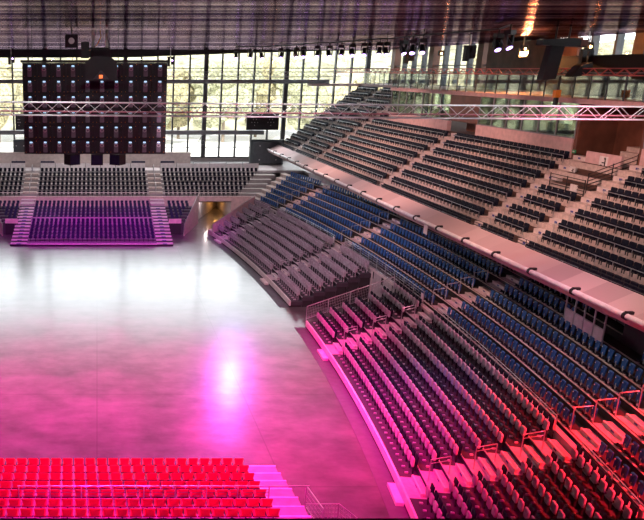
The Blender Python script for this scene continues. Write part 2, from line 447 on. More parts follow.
tag(b.obj('tip_up_seats', mauve), 'curving rows of grey tip-up seats on the far retractable stand', 'seats', None, 'stuff')

# mesh fence on the end of the near stand, stepped end fence of the far stand
def slope_fence(name, label, pts, h, m, bar=.12, top=.025, solid=False):
    t = thing(name, label, 'fence', pts[0])
    b0 = Vector(pts[0]); q = [Vector(p)-b0 for p in pts]; up = Vector((0, 0, h))
    MB().path([p+up for p in q], top).path([p+Vector((0, 0, .1)) for p in q], top*.7).obj('rail', steel, t)
    n_post = 0
    for a, c in zip(q, q[1:]):
        L = (c-a).length; n = max(1, round(L/1.4))
        for i in range(n+(1 if c is q[-1] else 0)):
            p = a.lerp(c, i/n); MB().tube(p, p+up, top).obj('post', steel, t)
        if not solid:
            g = MB(); nb = int(L/bar)
            for i in range(nb):
                p = a.lerp(c, i/nb); g.tube(p+Vector((0, 0, .1)), p+up, .007, 4)
            for j in range(1, 5): g.tube(a+up*j/5, c+up*j/5, .006, 4)
            g.obj('mesh_infill', steel, t)
        else:
            d = (c-a).normalized(); nrm = Vector((-d.y, d.x, 0)).normalized()*.02
            vs = [a-nrm, c-nrm, c-nrm+up*.96, a-nrm+up*.96, a+nrm, c+nrm, c+nrm+up*.96, a+nrm+up*.96]
            MB().add(vs, [(0, 1, 2, 3), (7, 6, 5, 4), (0, 4, 5, 1), (1, 5, 6, 2), (2, 6, 7, 3), (3, 7, 4, 0)]).obj('infill_panel', solid, t)
    return t
slope_fence('mesh_fence', 'silver mesh fence climbing the gap end of the near retractable stand',
    [P(.05, tB+.0008, .5), P(5.8, tB+.0008, 2.65)], 1.0, steel)
slope_fence('end_fence', 'rose panel fence climbing the far end of the far retractable stand',
    [P(.1, tend(0)+.0012, .3), P(5.9, tend(5.9)+.0012, 2.7)], 1.05, steel, solid=pink_wall)

# fences between the retractable stands and the blue seats
def arc_fence(name, label, o, z, t0, t1, h=1.0, bars=5, m=steel, sign=True, infill=None):
    t = thing(name, label, 'fence', P(o, t0, z)); b0 = Vector(P(o, t0, z))
    n = max(2, int((t1-t0)*(R0+o)/1.5)); pts = [Vector(P(o, t0+(t1-t0)*i/n, z))-b0 for i in range(n+1)]
    for j in range(bars+1):
        zz = h*(.15+.85*j/bars) if bars else h
        MB().path([p+Vector((0, 0, zz)) for p in pts], .022 if j == bars else .011, 5).obj('rail', m, t)
    for p in pts: MB().tube(p, p+Vector((0, 0, h)), .022, 5).obj('post', m, t)
    if infill: MB().arc(o-.01, o+.01, z+.2, z+h-.08, t0, t1, n).obj('infill_panel', infill, t).location = -b0
    if sign:
        d = (pts[1]-pts[0]).normalized(); s_ = pts[0]+d*.15
        a = math.atan2(d.y, d.x)
        MB().box(-.14, .14, -.012, .012, .35, .85).obj('white_notice', white, t)
        t.children[-1].location = s_+Vector((-.04, 0, 0)); t.children[-1].rotation_euler = (0, 0, a)
    return t
OF = 5.98
arc_fence('bar_fence', 'steel bar fence above the near stand, in front of the nearest blue seats', OF-.02, 2.62, -.19, AIS[0]-AW*1.3)
arc_fence('bar_fence', 'long steel bar fence between grey and blue seats, from near stairs to far stairs', OF-.02, 2.62, AIS[0]+AW*1.3, AIS[1]-AW*1.3)
arc_fence('bar_fence', 'steel fence above the open gap between the two retractable stands', OF-.02, 2.95, AIS[1]+AW*1.3, AIS[2]-AW*1.3, infill=glass_b)
arc_fence('bar_fence', 'steel fence behind the far retractable stand, beneath distant blue rows', OF-.02, 2.7, AIS[2]+AW*1.3, AIS[3]-AW*1.3, infill=glass_b)

# ---------------------------------------------------------------- lower bowl (concrete, blue seats)
BD, BR = .766, .374
OB = 6.30
def bz(j): return 3.155+BR*j
tE = lambda o: .171+.0033*o
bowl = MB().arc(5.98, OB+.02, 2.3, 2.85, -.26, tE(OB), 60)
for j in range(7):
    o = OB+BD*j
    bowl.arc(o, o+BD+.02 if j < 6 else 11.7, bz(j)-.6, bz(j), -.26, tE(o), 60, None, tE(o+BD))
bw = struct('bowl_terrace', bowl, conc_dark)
struct('bowl_nosing', (lambda b: [b.arc(OB+BD*j-.015, OB+BD*j+.05, bz(j)-.03, bz(j)+.006, -.26, tE(OB+BD*j), 60) for j in range(7)] and b)(MB()), pale_conc)
struct('wall_gap', MB().arc(5.98, 6.25, 0, 3.0, -.26, tE(6), 40), tunnel_w)
fr_ = MB().arc(5.93, 6.0, 2.86, 3.02, AIS[1], AIS[2], 20).arc(5.93, 6.0, 0, 2.9, tA-.0008, tA+.0002, 1)
struct('trim_2', fr_, cream)
for i, ta in enumerate(AIS):
    fl = struct('stair_flight', (lambda b: [b.arc(OB+BD*j+.1, OB+BD*j+BD, bz(j), bz(j)+.012, ta-AW, ta+AW, 2) for j in range(7)] and b)(MB()), deck_aisle)
    for j in range(7):
        s = inst(step_src, fl, P(OB+BD*j+BD-.33, ta, bz(j)+.01), ta-PI/2); inst(edge_, s); inst(plate_src, s)
    where = ['near the bottom right corner', 'above the near stand', 'above the far retractable stand', 'farthest from the camera'][i]
    hr = thing('stair_handrail', 'steel post handrail up the stairs through blue seats, '+where, 'handrail', P(OB, ta, 3.0))
    b0 = Vector(P(OB, ta, 3.0))
    for j in range(7):
        p = Vector(P(OB+BD*j+.12, ta+AW, bz(j)))-b0; q = p+Vector((0, 0, 1.0)); 
        MB().path([p, q, Vector(P(OB+BD*j+.8, ta+AW, bz(j)+1.12))-b0], .022).obj('post', steel, hr)
bsp = rows_of(7, lambda j: OB+BD*j, bz, -.22, tE, AIS,
    [('before the nearest stairs', True), ('beyond the nearest stairs', False), ('beyond the second stairs', False), ('beyond the third stairs', False), ('beyond the farthest stairs', False)],
    'blue seat, {row} row above the bar fence, {n} {ref}', .52, .25)
# room for the wheelchair platform in the top row
WP = [Vector(P(9.75, tofY(y, 9.75), 5.35)) for y in (33.9, 30.6)]
bsp = [s for s in bsp if not (('seventh row' in s[2] or 'sixth row' in s[2]) and 28.6 < s[0][1] < 34.2)]
place_seats(bsp, blue_seat(), 'seat', 'blue seats of the lower bowl', simple_blue(), 'bowl_seats', 'far blue seats curving around the lower bowl towards the end windows', blue, 300)

# wheelchair platform barrier
t = thing('platform_barrier', 'white panelled barrier of four bays at the dark entrance under the fascia', 'barrier', WP[0])
d = WP[1]-WP[0]; L = d.length; a = math.atan2(d.y, d.x); t.rotation_euler = (0, 0, a)
for i in range(5): MB().box(L*i/4-.03, L*i/4+.03, -.03, .03, -.35, 1.15).obj('post', pale_metal, t)
for i in range(4): MB().box(L*i/4+.06, L*(i+1)/4-.06, -.015, .015, -.3, .35).obj('panel', white, t)
MB().box(0, L, -.03, .03, 1.1, 1.16).obj('top_rail', pale_metal, t)
MB().box(0, L, -.02, .02, .37, .41).obj('mid_rail', pale_metal, t)
struct('entrance_block', MB().arc(10.55, 12.6, 5.2, 6.5, tofY(28.4, 10.5), tofY(30.5, 10.5), 2), dark)

# oblique stairs along the ragged far end of the bowl
eb = MB()
for k in range(7):
    o = .1+RD*k; eb.arc(o, o+RD+.02, 0, tele_z(k)+.03, tend(o)+.0016, tend(o)+.0105, 3, tend(o+RD)+.0016, tend(o+RD)+.0105)
for j in range(7):
    o = OB+BD*j; eb.arc(o, o+BD+.02, 0, bz(j)+.03, tE(o)+.0003, tE(o)+.0125, 3, tE(o+BD)+.0003, tE(o+BD)+.0125)
struct('end_stairs', eb, pale_conc)
# rail behind the last blue row
arc_fence('bar_fence', 'dark bar fence on the concourse behind the top blue row, under the fascia', 11.6, 5.4, -.2, .10, 1.05, 5, steel_dark, False)
arc_fence('glass_fence', 'pale panelled fence on the bright concourse behind the most distant blue row', 11.6, 5.4, .105, .185, 1.0, 1, pale_metal, False, white)

# ---------------------------------------------------------------- upper tier
UX, UZ, UD, UR = 23.8, 7.55, .8, .6
YN, YF, YB = 14., 95., 75.6
def prof(k0, k1):
    pts = []
    for k in range(k0, k1+1):
        pts += [(UX+UD*k, UZ+UR*k-UR), (UX+UD*k, UZ+UR*k)]
    xe = UX+UD*(k1+1)
    pts += [(xe, UZ+UR*k1), (xe, UZ+UR*k1-.9), (UX+UD*k0, UZ+UR*k0-UR-.35)]
    return pts
ut = struct('upper_tier', MB().prism(prof(0, 7), YN, YF).prism(prof(8, 12), YB, YF), pale_conc)
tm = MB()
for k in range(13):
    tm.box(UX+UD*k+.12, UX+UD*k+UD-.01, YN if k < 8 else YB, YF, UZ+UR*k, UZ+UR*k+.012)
    if k not in (7, 12): tm.box(UX+UD*k+UD-.014, UX+UD*k+UD+.01, YN if k < 7 else YB, YF, UZ+UR*k, UZ+UR*k+.24)  # brown strip at each riser foot paints the shade of the seats
tm.obj('tread_and_riser_shade', tread_brown, ut)
struct('fascia', MB().prism([(22.05, 7.2), (23.4, 7.85), (23.75, 7.5), (23.75, 6.5), (22.2, 6.9)], YN, YF), apron_m)
ft = thing('fascia_tube', 'long pale tube along the lower edge of the rose fascia with black clamps', 'rail', (22.05, YN, 7.28))
MB().tube((0, 0, 0), (0, YF-YN+.3, 0), .13, 10).obj('tube', white, ft)
cs_ = MB().disc((0, 0, 0), .17, (0, 1, 0), .16, 10).box(-.05, .28, -.06, .06, .08, .2).obj('clamp', black, ft)
y = 4.
cs_.location = (0, y, 0)
while y < 79: y += 3.4; inst(cs_, ft, (0, y, 0))
gf = thing('fascia_guard', 'black low rail fence along the top of the rose fascia', 'fence', (23.45, YN, 7.8))
for zz in (.12, .28, .44): MB().tube((0, 0, zz), (0, YF-YN, zz), .02, 5).obj('rail', black, gf)
ps = MB().tube((0, 0, 0), (0, 0, .46), .02, 5).obj('post', black, gf)
for i in range(1, 55): inst(ps, gf, (0, i*1.5, 0))

UA = [39.4, 44.3, 60.3, 78.6, 87.2]
UNAME = ['nearest the camera', 'just past the upper entrance', 'leading to the brown tower', 'climbing to the balustrade', 'beside the far windows']
for i, ya in enumerate(UA):
    kk = 13 if ya > YB else 8
    fl = struct('stair_flight', (lambda b: [b.box(UX+UD*k+.1, UX+UD*k+UD, ya-.6, ya+.6, UZ+UR*k+.012, UZ+UR*k+.03) for k in range(kk)] and b)(MB()), pale_conc)
    for k in range(kk):
        s = inst(big_src, fl, (UX+UD*k+UD-.38, ya, UZ+UR*k+.03), -PI/2); s.scale = (1.05, 1, 1.6); inst(plate_src, s)
rail_post = MB().tube((0, 0, 0), (0, 0, .88), .015, 5).obj('post', steel)
usp = []
edges = [YN]+UA+[YF]
SEC = [('before the first stairs', True), ('between the first and second stairs', False), ('beyond the second stairs', False), ('beyond the third stairs', False), ('beyond the fourth stairs', False), ('beside the far windows', False)]
for k in range(13):
    for s_, (a, b_) in enumerate(zip(edges, edges[1:])):
        if k > 7: a = max(a, YB)
        if s_ == 1 and k > 4: continue        # the entrance well
        lo = a+(.72 if s_ else .2); hi = b_-(.72 if s_ < 5 else .3)
        n = int((hi-lo)/.52)
        if n < 2: continue
        Xs = UX+UD*k+.15
        for i in range(n):
            yy = lo+(hi-lo)*(i+.5)/n
            ref, rev = SEC[s_]
            usp.append(((Xs, yy, UZ+UR*k), PI/2, 'dark upper seat, {} row above the fascia, {} {}'.format(nth(k+1), nth((n-i) if rev else i+1), ref)))
        # row guard rail
        y0 = max(lo, 22.) ; 
        if hi-y0 < 1: continue
        g = thing('row_rail', 'thin steel rail before the {} row of upper seats, {}'.format(nth(k+1), SEC[s_][0]), 'rail', (UX+UD*k-.14, y0, UZ+UR*k-UR), 0, 'thin rails before the upper tier rows')
        MB().tube((0, 0, .86), (0, hi-y0, .86), .02, 5).obj('rail', steel, g)
        m_ = max(1, int((hi-y0)/1.15))
        for i in range(m_+1): inst(rail_post, g, (0, (hi-y0)*i/m_, 0))
bpy.data.objects.remove(rail_post)
ust = MB().rslab(.40, .45, .04, .48, .07, .06, tr(0, -.04, 0) @ rx(.08), 2).box(-.2, .2, .03, .1, -.02, .32).box(-.1, -.05, .02, .17, -.16, .06).box(.05, .1, .02, .17, -.16, .06)
place_seats(usp, tier_seat(), 'seat', 'dark seats of the upper tier', ust, 'tier_seats', 'far dark seats of the upper tier beyond the nearest three hundred', black_seat, 300)

# boxes wall behind the upper tier
XB = 30.4
struct('wall_boxes', MB().box(XB-.1, XB+.25, 22, 40.0, 11.7, 12.95).box(XB-.1, XB+.25, 46, 58.0, 11.7, 12.95).box(XB-.1, XB+.25, 62.8, YB, 11.7, 12.95), pink_wall)
struct('wall_tower', MB().box(XB-.05, 36, 58.0, 62.8, 13.0, 15.15).box(XB+1.6, 36, 58.0, 62.8, 11.5, 13.0), brown)
struct('wall_entrance', MB().box(XB+2.4, XB+2.7, 40.2, 46, 11.0, 15.15).box(XB, 36, 45.7, 46, 11.7, 15.15).box(XB, 36, 40.0, 40.3, 11.7, 15.15), brown)
struct('entrance_well', MB().box(27.9, XB+2.4, 40.2, 43.5, 10.2, 10.4).box(XB, XB+2.4, 40.2, 46, 11.0, 11.3), tread_brown)
struct('entrance_stairs', (lambda b: [b.box(XB+.3+.35*q, XB+2.4, 40.4, 43.6, 11.3+.28*q, 11.3+.28*(q+1)) for q in range(5)] and b)(MB()), pale_conc)
struct('wall_box_back', MB().box(36, 36.2, 22, 40, 10, 15.15).box(36, 36.2, 50, 55, 10, 15.15), brown)
struct('box_floor', MB().box(XB, 38.5, 22, 40, 11.9, 12.1).box(XB, 38.5, 46, 75.6, 11.9, 12.1), tread_brown)
struct('gallery_floor', MB().box(XB-.2, 38.5, 22, 75.6, 15.15, 15.45).box(34.1, 38.5, 75.6, 98, 15.15, 15.45).box(28, 38.5, 95.4, 98, 15.15, 15.45), pink_wall)
nwin = 3
for y0, y1 in ((22, 40), (46, 58), (62.8, YB)):
    wv = MB().box(XB+.02, XB+.04, y0, y1, 12.95, 15.15).obj('window_%d' % nwin, glass_g); tag(wv, kind='structure'); nwin += 1
    b = MB(); n = max(1, round((y1-y0)/1.9))
    for i in range(n+1):
        yy = y0+(y1-y0)*i/n; b.box(XB-.03, XB+.08, yy-.05, yy+.05, 12.95, 15.15)
    b.box(XB-.03, XB+.08, y0, y1, 12.95, 13.02); b.obj('mullion', steel_grey, wv)

def balustrade(label, X, y0, y1, z):
    t = thing('glass_balustrade', label, 'balustrade', (X, y0, z)); n = round((y1-y0)/1.5); w_ = (y1-y0)/n
    MB().box(-.04, .04, 0, y1-y0, 1.55, 1.62).obj('top_rail', steel_grey, t)
    for i in range(n):
        MB().box(-.008, .008, i*w_+.06, (i+1)*w_-.06, .08, 1.5).obj('glass_panel', glass_b, t)
        MB().box(-.03, .03, i*w_-.03, i*w_+.03, 0, 1.56).obj('post', steel_dark, t)
balustrade('long glass balustrade along the gallery above the glazed boxes', XB-.1, 30, 75.6, 15.45)
balustrade('pale glass balustrade behind the highest seats beside the far windows', 34.15, 76, 95, 15.45)
# gallery booths
def booth_(label, x, y0, y1, z1, m):
    t = thing('control_booth', label, 'booth', (x, y0, 15.45))
    MB().box(0, 2.0, 0, y1-y0, 0, z1-15.45).obj('cabin', m, t)
    MB().box(-.06, 2.1, -.1, y1-y0+.1, z1-15.45, z1-15.35).obj('roof', dark, t)
    MB().box(-.05, 0, (y1-y0)*.35, (y1-y0)*.62, .1, 1.9).obj('door', dark, t)
booth_('slate blue control booth on the gallery at the right edge', 33.6, 40.4, 45.0, 18.0, booth)
booth_('black control booth on the gallery left of the slate blue booth', 33.6, 45.4, 55.0, 18.05, dark)

# signs on the upper tier
def sign(label, loc, w_, h_, strokes, m=white, ink=black):
    t = thing('notice_board', label, 'sign', loc)
    MB().box(-.02, .02, -w_/2, w_/2, 0, h_).obj('board', m, t)
    b = MB()
    for (y0, z0, y1, z1) in strokes: b.box(-.035, -.02, y0*w_-.02 if abs(y0-y1) < .01 else y0*w_, y1*w_+.02 if abs(y0-y1) < .01 else y1*w_, z0*h_ if abs(z0-z1) > .01 else z0*h_-.02, z1*h_ if abs(z0-z1) > .01 else z1*h_+.02)
    b.obj('pictogram', ink, t)
t = thing('stairwell_screen', 'rose panel wall at the upper entrance with a white pictogram', 'panel', (XB-.7, 40.6, 11.3))
MB().box(0, .12, 0, 3.0, 0, 1.15).obj('panel', pink_wall, t)
MB().box(-.02, 0, 1.05, 1.75, .3, 1.0).obj('pictogram_board', white, t)
MB().box(-.03, -.02, 1.2, 1.28, .4, .9).box(-.03, -.02, 1.28, 1.5, .6, .66).box(-.03, -.02, 1.45, 1.6, .4, .5).disc((-.03, 1.28, .88), .06, (1, 0, 0), .02).obj('pictogram', dark, t)
sign('small white pictogram notice on the stair wall left of the upper entrance', (29.0, 43.55, 11.0), .5, .5, [(-.3, .3, .3, .3), (-.3, .5, .1, .5), (-.3, .7, -.1, .7), (-.1, .3, -.1, .75)])
sign('green exit pictogram notice beside the tall dark box window', (30.2, 45.5, 12.1), .35, .2, [(-.3, .5, .3, .5), (.1, .25, .1, .75)], green_sign, white)
t = thing('entrance_rail', 'black barred rail beside the upper entrance stairs', 'rail', (27.8, 40.3, 10.4))
for j in range(6): MB().tube((0, 0, .1+.2*j), (2.6, 0, .9+.25*j), .025, 5).obj('bar', black, t)
for q in (0, 1.3, 2.6): MB().tube((q, 0, 0), (q, 0, 1.15+q*.42), .03, 5).obj('post', black, t)
t = thing('entrance_rail', 'black barred rail across the front of the upper entrance well', 'rail', (27.75, 40.4, 9.95))
for j in range(6): MB().tube((0, 0, .15+.2*j), (0, 3.2, .15+.2*j), .025, 5).obj('bar', black, t)
for q in (0, 1.6, 3.2): MB().tube((0, q, -.1), (0, q, 1.2), .03, 5).obj('post', black, t)
MB().box(-.03, .03, .6, 1.2, .4, .8).obj('notice', white, t)
t = thing('paper_notice', 'white paper sheet hung on the fascia tube above the blue seats', 'notice', (21.9, 46.3, 6.6))
MB().box(-.01, .01, 0, .55, 0, .6).obj('sheet', white, t)

# ---------------------------------------------------------------- far stand
XC = -.4
def fz(j): return .25+.175*j
def fy(j): return 70.35+.83*j
def end_step(t, x0, x1):
    for j in range(12):
        MB().box(x0, x1, fy(j)-.05-70, fy(j)+.34-70, fz(j)-.17 if j else 0, fz(j)).obj('step', step_pale, t)
        MB().box(x0, x1, fy(j)+.34-70, fy(j)+.80-70, fz(j)-.17 if j else 0, fz(j)+.06).obj('step', deck, t)
        MB().box(x0+.6, x1-.6, fy(j)-.06-70, fy(j)-.05-70, fz(j)-.1, fz(j)-.03).obj('number_plate', plate, t)
fs = thing('retractable_stand', 'middle retractable stand under the video wall, twelve rows between two pale stairs', 'stand', (0, 70, 0))
for j in range(12):
    MB().box(XC-6.7, XC+6.45, fy(j)-70, fy(j)+.85-70, 0, fz(j)).obj('tier', deck_far, fs)
MB().box(XC-8.4, XC+8.1, .2, .34, .0, .13).obj('curb_panel', black, fs)
MB().box(XC-6.7, XC+6.45, .15, .33, .13, .22).obj('curb_cap', cream, fs)
end_step(fs, XC+6.45, XC+8.1); end_step(fs, XC-8.35, XC-6.7)
MB().box(XC-6.7, XC+6.45, fy(6)-.03-70, fy(6)+.02-70, fz(5), fz(6)+.62).obj('mid_rail', concrete, fs)
fsp = []
for j in range(12):
    n = 27
    for i in range(n):
        X = XC-6.6+12.95*(i+.5)/n
        fsp.append(((X, fy(j)+.62, fz(j)), PI, 'dark blue seat in the {} row of the middle end stand, {} from the left'.format(nth(j+1), nth(i+1))))
pe = end_seat_mb(.46, .70).obj('end_stand_seat', navy)
place_seats(fsp, pe, 'seat', 'dark blue seats of the middle end stand', end_seat_mb(), 'x', 'x', navy, 400)
# wings
for sgn, lab in ((1, 'right'), (-1, 'left')):
    wg = thing('stand_wing', 'dark side wing of the end stand on the {} of its pale stairs'.format(lab), 'stand', (XC+sgn*8.1, 76, 0))
    sw = MB()
    for j in range(6, 12):
        wd_ = 1.45+(fy(j)-74.6)*2.4/6.6-.12
        x0, x1 = sorted((0, sgn*wd_))
        MB().box(x0, x1, fy(j)-76, fy(j)+.85-76, 0 if j == 6 else fz(j)-.3, fz(j)).obj('tier', deck, wg)
        nn = max(2, int((wd_-.2)/.5))
        for i in range(nn):
            sw.add(end_seat_mb(.46, .70).v, end_seat_mb(.46, .70).f, False, tr(XC+sgn*(8.1+.45+.5*i), fy(j)+.62, fz(j)) @ Matrix.Rotation(PI, 4, 'Z'))
    x0, x1 = sorted((0, sgn*1.35))
    MB().box(x0, x1, -.75, -.7, 0, 1.25).obj('front_panel', dark, wg)
    MB().box(x0, x1, -.78, -.7, 1.25, 1.75).obj('front_ledge', pink_wall, wg)
    tag(sw.obj('end_stand_seats', navy), 'dark blue seats on the {} side wing of the end stand'.format(lab), 'seats', None, 'stuff')
    slope_fence('sloped_fence', 'rose panel fence sloping up beside the {} wing of the end stand'.format(lab),
        [(XC+sgn*9.7, 74.6, .25), (XC+sgn*12.1, 81.2, 2.55)], 1.05, steel, solid=pink_wall)
    pw = Vector((XC+sgn*9.7, 74.6, 0)); pv = Vector((XC+sgn*12.1, 81.2, 0)); nr = Vector((.03, 0, 0))
    struct('wall_ramp_'+lab, MB().add([pw-nr, pv-nr, pv-nr+Vector((0, 0, 2.6)), pw-nr+Vector((0, 0, .3)), pw+nr, pv+nr, pv+nr+Vector((0, 0, 2.6)), pw+nr+Vector((0, 0, .3))],
        [(0, 1, 2, 3), (7, 6, 5, 4), (0, 4, 5, 1), (1, 5, 6, 2), (2, 6, 7, 3), (3, 7, 4, 0)]), pink_wall)
# upper rows of the end
def gy(i): return 82.1+.92*i
def gz(i): return 2.75+.41*i
ends = lambda i: 16.6+.62*i
ub = MB()
for i in range(6): ub.box(-40, ends(i)+2.0, gy(i), gy(i)+1.0 if i < 5 else 88.2, gz(i)-.45, gz(i))
struct('end_terrace', ub, concrete)
struct('wall_end_front', MB().box(-40, 11.6, 81.9, 82.12, 0, 3.0).box(15.6, 18.4, 81.9, 82.12, 0, 3.0).box(11.6, 15.6, 81.9, 82.12, 2.45, 3.0), pink_wall)
struct('tunnel', MB().box(11.3, 11.6, 82.1, 97, 0, 2.5).box(15.6, 15.9, 82.1, 97, 0, 2.5).box(11.3, 15.9, 82.1, 97, 2.3, 2.5).box(11.3, 15.9, 96.7, 97, 0, 2.5), tunnel_w)
struct('tunnel_ramp_wall', MB().add([(11.62, 82.2, 0), (15.5, 92, 0), (15.5, 92, 2.2), (11.62, 82.2, 2.2), (11.6, 82.4, 0), (15.4, 92.2, 0), (15.4, 92.2, 2.2), (11.6, 82.4, 2.2)],
    [(0, 1, 2, 3), (7, 6, 5, 4), (0, 4, 5, 1), (1, 5, 6, 2), (2, 6, 7, 3), (3, 7, 4, 0)]), tunnel_w)
er = thing('end_rail', 'pale rail along the front of the upper end seats', 'rail', (0, 82.15, 3.0))
ER = [(-24, XC-8.4), (XC-6.6, XC+6.4), (XC+8.2, 17.2)]
for a, c in ER: MB().tube((a, 0, .42), (c, 0, .42), .045, 6).obj('rail', cream, er)
for a, c in ER:
    for q in range(int((c-a)/2.2)+1): MB().tube((a+2.2*q, 0, 0), (a+2.2*q, 0, .42), .025, 5).obj('post', steel, er)
for sx, lab in ((XC+7.3, 'right'), (XC-7.5, 'left')):
    fl = struct('stair_flight', (lambda b: [b.box(sx-.8, sx+.8, gy(i)-.02, gy(i)+.45, gz(i), gz(i)+.2) for i in range(6)] and b)(MB()), pale_conc)
    MB().box(sx-.8, sx+.8, 80.2, 82.2, 2.15, 2.5).box(sx-.8, sx+.8, 81.2, 82.2, 2.5, 2.75).obj('landing', deck_aisle, fl)
    h_ = thing('stair_handrail', 'steel centre handrail on the {} stairs through the upper end seats'.format(lab), 'handrail', (sx, gy(0), gz(0)))
    for i in (1, 3, 5): MB().path([(0, .92*i, .41*i), (0, .92*i, .41*i+1.0), (0, .92*i+.7, .41*i+1.2), (0, .92*i+.7, .41*i+.3)], .035).obj('post', steel, h_)
gsp = []
for i in range(6):
    for (a, c, lab, rev) in ((-15.2, XC-8.45, 'left of the left stairs', True), (XC-6.55, XC+6.35, 'between the two stairs', False), (XC+8.25, ends(i), 'right of the right stairs', False)):
        n = int((c-a)/.5)
        for q in range(n):
            X = a+(c-a)*(q+.5)/n
            gsp.append(((X, gy(i)+.62, gz(i)), PI, 'black upper end seat, {} row, {} seat {}'.format(nth(i+1), nth((n-q) if rev else q+1), lab)))
pe2 = end_seat_mb().obj('upper_end_seat', black_seat)
place_seats(gsp, pe2, 'seat', 'black seats of the upper end rows', end_seat_mb(), 'x', 'x', black_seat, 400)
gb = thing('end_balustrade', 'pale panelled fence behind the last row of upper end seats', 'fence', (0, 88.3, 5.2))
for a, c in ((-24, XC-8.4), (XC-6.6, XC+6.4), (XC+8.2, 20)):
    n = int((c-a)/1.75)
    for q in range(n):
        MB().box(a+(c-a)*q/n+.05, a+(c-a)*(q+1)/n-.05, -.01, .01, .05, .85).obj('panel', white, gb)
        MB().tube((a+(c-a)*q/n, 0, 0), (a+(c-a)*q/n, 0, 1.0), .03, 5).obj('post', steel_grey, gb)
for i, X in enumerate((XC-9.3, XC-5.7, XC+5.5, XC+9.1)):
    t = thing('row_end_board', 'small dark board over the fence, {} of the four along the end concourse'.format(['leftmost', 'second from left', 'third from left', 'rightmost'][i]), 'board', (X, 88.4, 5.95))
    MB().box(-.85, .85, -.04, .04, .15, .36).obj('board', navy, t)
    for q in (-.8, .8): MB().tube((q, 0, -.75), (q, 0, .3), .03, 5).obj('post', steel_grey, t)

# stacked boxes in the corners of the concourse
for (x0, x1, lab) in ((20.0, 24.3, 'right'), (-10.9, -9.0, 'left')):
    t = thing('equipment_container', 'dark grey container on the far concourse, {} of the video wall'.format(lab), 'container', ((x0+x1)/2, 94, 5.2))
    w_ = (x1-x0)/2
    MB().rslab(2*w_, 2*w_, 0, 3.2, 1.8, .12).obj('body', case_grey, t)
    for q in (-.5, .5): MB().disc((q*w_, -.95, 2.5), .08, (0, 1, 0), .05).disc((q*w_, -.95, .7), .08, (0, 1, 0), .05).obj('latch', steel, t)
    t = thing('scoreboard', 'black light board above the dark grey container, {} of the video wall'.format(lab), 'board', ((x0+x1)/2, 97.2, 9.4))
    MB().box(-w_, w_, -.15, .15, 0, 2.1).obj('panel', black, t)
    for q in (-.5, .5):
        for (u, v) in ((0, 0), (.3, 0), (-.3, 0), (.15, .3), (-.15, .3), (0, -.3)):
            MB().disc((q*w_+u*w_*.6, -.16, 1.0+v*1.3), .06, (0, 1, 0), .03, 8).obj('lamp', steel, t)

# ---------------------------------------------------------------- near red bleacher
def ny(i): return 28.1-.86*i
def nz(i): return .35+.172*i
ns = thing('foreground_bleacher', 'low magenta-lit bleacher of red seats in the foreground with wide stairs', 'stand', (0, 28, 0))
for i in range(8):
    xr = 6.38+.035*i
    MB().box(-6, xr, ny(i)-.86-28, ny(i)-28, 0, nz(i)).obj('tier', deck_red, ns)
    MB().box(xr, 7.84, ny(i)-.86-28, ny(i)-28, 0, nz(i)).obj('stair', stair_pale, ns)
    MB().box(xr, 7.86, ny(i)-.06-28, ny(i)+.012-28, nz(i)-.05, nz(i)+.012).obj('nosing', white, ns)
rsp = []
for i in range(8):
    xr = 6.33+.035*i
    for q in range(25):
        X = xr-.245-.49*q - (.0 if i % 2 == 0 else 0)
        rsp.append(((X, ny(i)-.60, nz(i)), 0, 'red seat seen from behind, {} row from the floor, {} from the stairs'.format(nth(i+1), nth(q+1))))
place_seats(rsp, red_seat(), 'seat', 'red seats of the foreground bleacher', MB(), 'x', 'x', red, 400)
rl = thing('bleacher_rail', 'red-lit steel guard rail across the foreground red seats', 'rail', (0, ny(4)-.84, nz(4)))
MB().tube((-3, 0, 1.02), (8.0, 0, 1.02), .022).obj('top_rail', steel, rl)
for zz in (.45, .60, .75, .88): MB().tube((-3, 0, zz), (6.5, 0, zz), .010, 5).obj('bar', steel_dark, rl)
for q in range(9): MB().tube((-2.95+1.18*q, 0, 0), (-2.95+1.18*q, 0, 1.02), .025).obj('post', steel, rl)
slope_fence('mesh_fence', 'magenta mesh fence beside the foot of the wide foreground stairs', [(7.95, 24.0, 1.0), (7.95, 22.0, 1.35)], .95, steel)
slope_fence('mesh_fence', 'low magenta mesh fence on the floor right of the foreground stairs', [(8.1, 24.4, 0), (9.4, 24.4, 0), (9.9, 23.2, 0)], .9, steel)

# ---------------------------------------------------------------- rigging
def truss(name, label, A, B_, h, w_, m, per, rt=.025, rb=.014):
    A = Vector(A); B_ = Vector(B_); t = thing(name, label, 'truss', A)
    d = (B_-A); L = d.length; d.normalize(); n = Vector((-d.y, d.x, 0)).normalized()*w_/2; u = Vector((0, 0, h/2))
    for s1 in (-1, 1):
        for s2 in (-1, 1): MB().tube(n*s1+u*s2, d*L+n*s1+u*s2, rt, 7).obj('chord', m, t)
    N = int(L/(per/2))
    src = {}
    for s1 in (-1, 1):
        for i in range(N):
            up = (i+(s1 > 0)) % 2
            key = (s1, up)
            if key not in src:
                a = n*s1+u*(-1 if up else 1); c = d*per/2+n*s1+u*(1 if up else -1)
                src[key] = MB().tube(a, c, rb, 5).obj('brace', m, t); src[key].location = d*per/2*i
            else: inst(src[key], t, d*per/2*i)
    return t
truss('lighting_truss', 'long silver box truss spanning the whole hall in front of the video wall', (-5.0, 29.2, 15.72), (24, 29.2, 15.50), .5, .5, alu, 1.16)
MB_ = MB().tube((-5, 29.45, 15.60), (24, 29.45, 15.38), .035, 6).obj('cable_duct', mat('rose_cable_sheath', (.42, .16, .20), .5)); tag(MB_, 'pink cable tube running inside the long silver truss', 'cable')
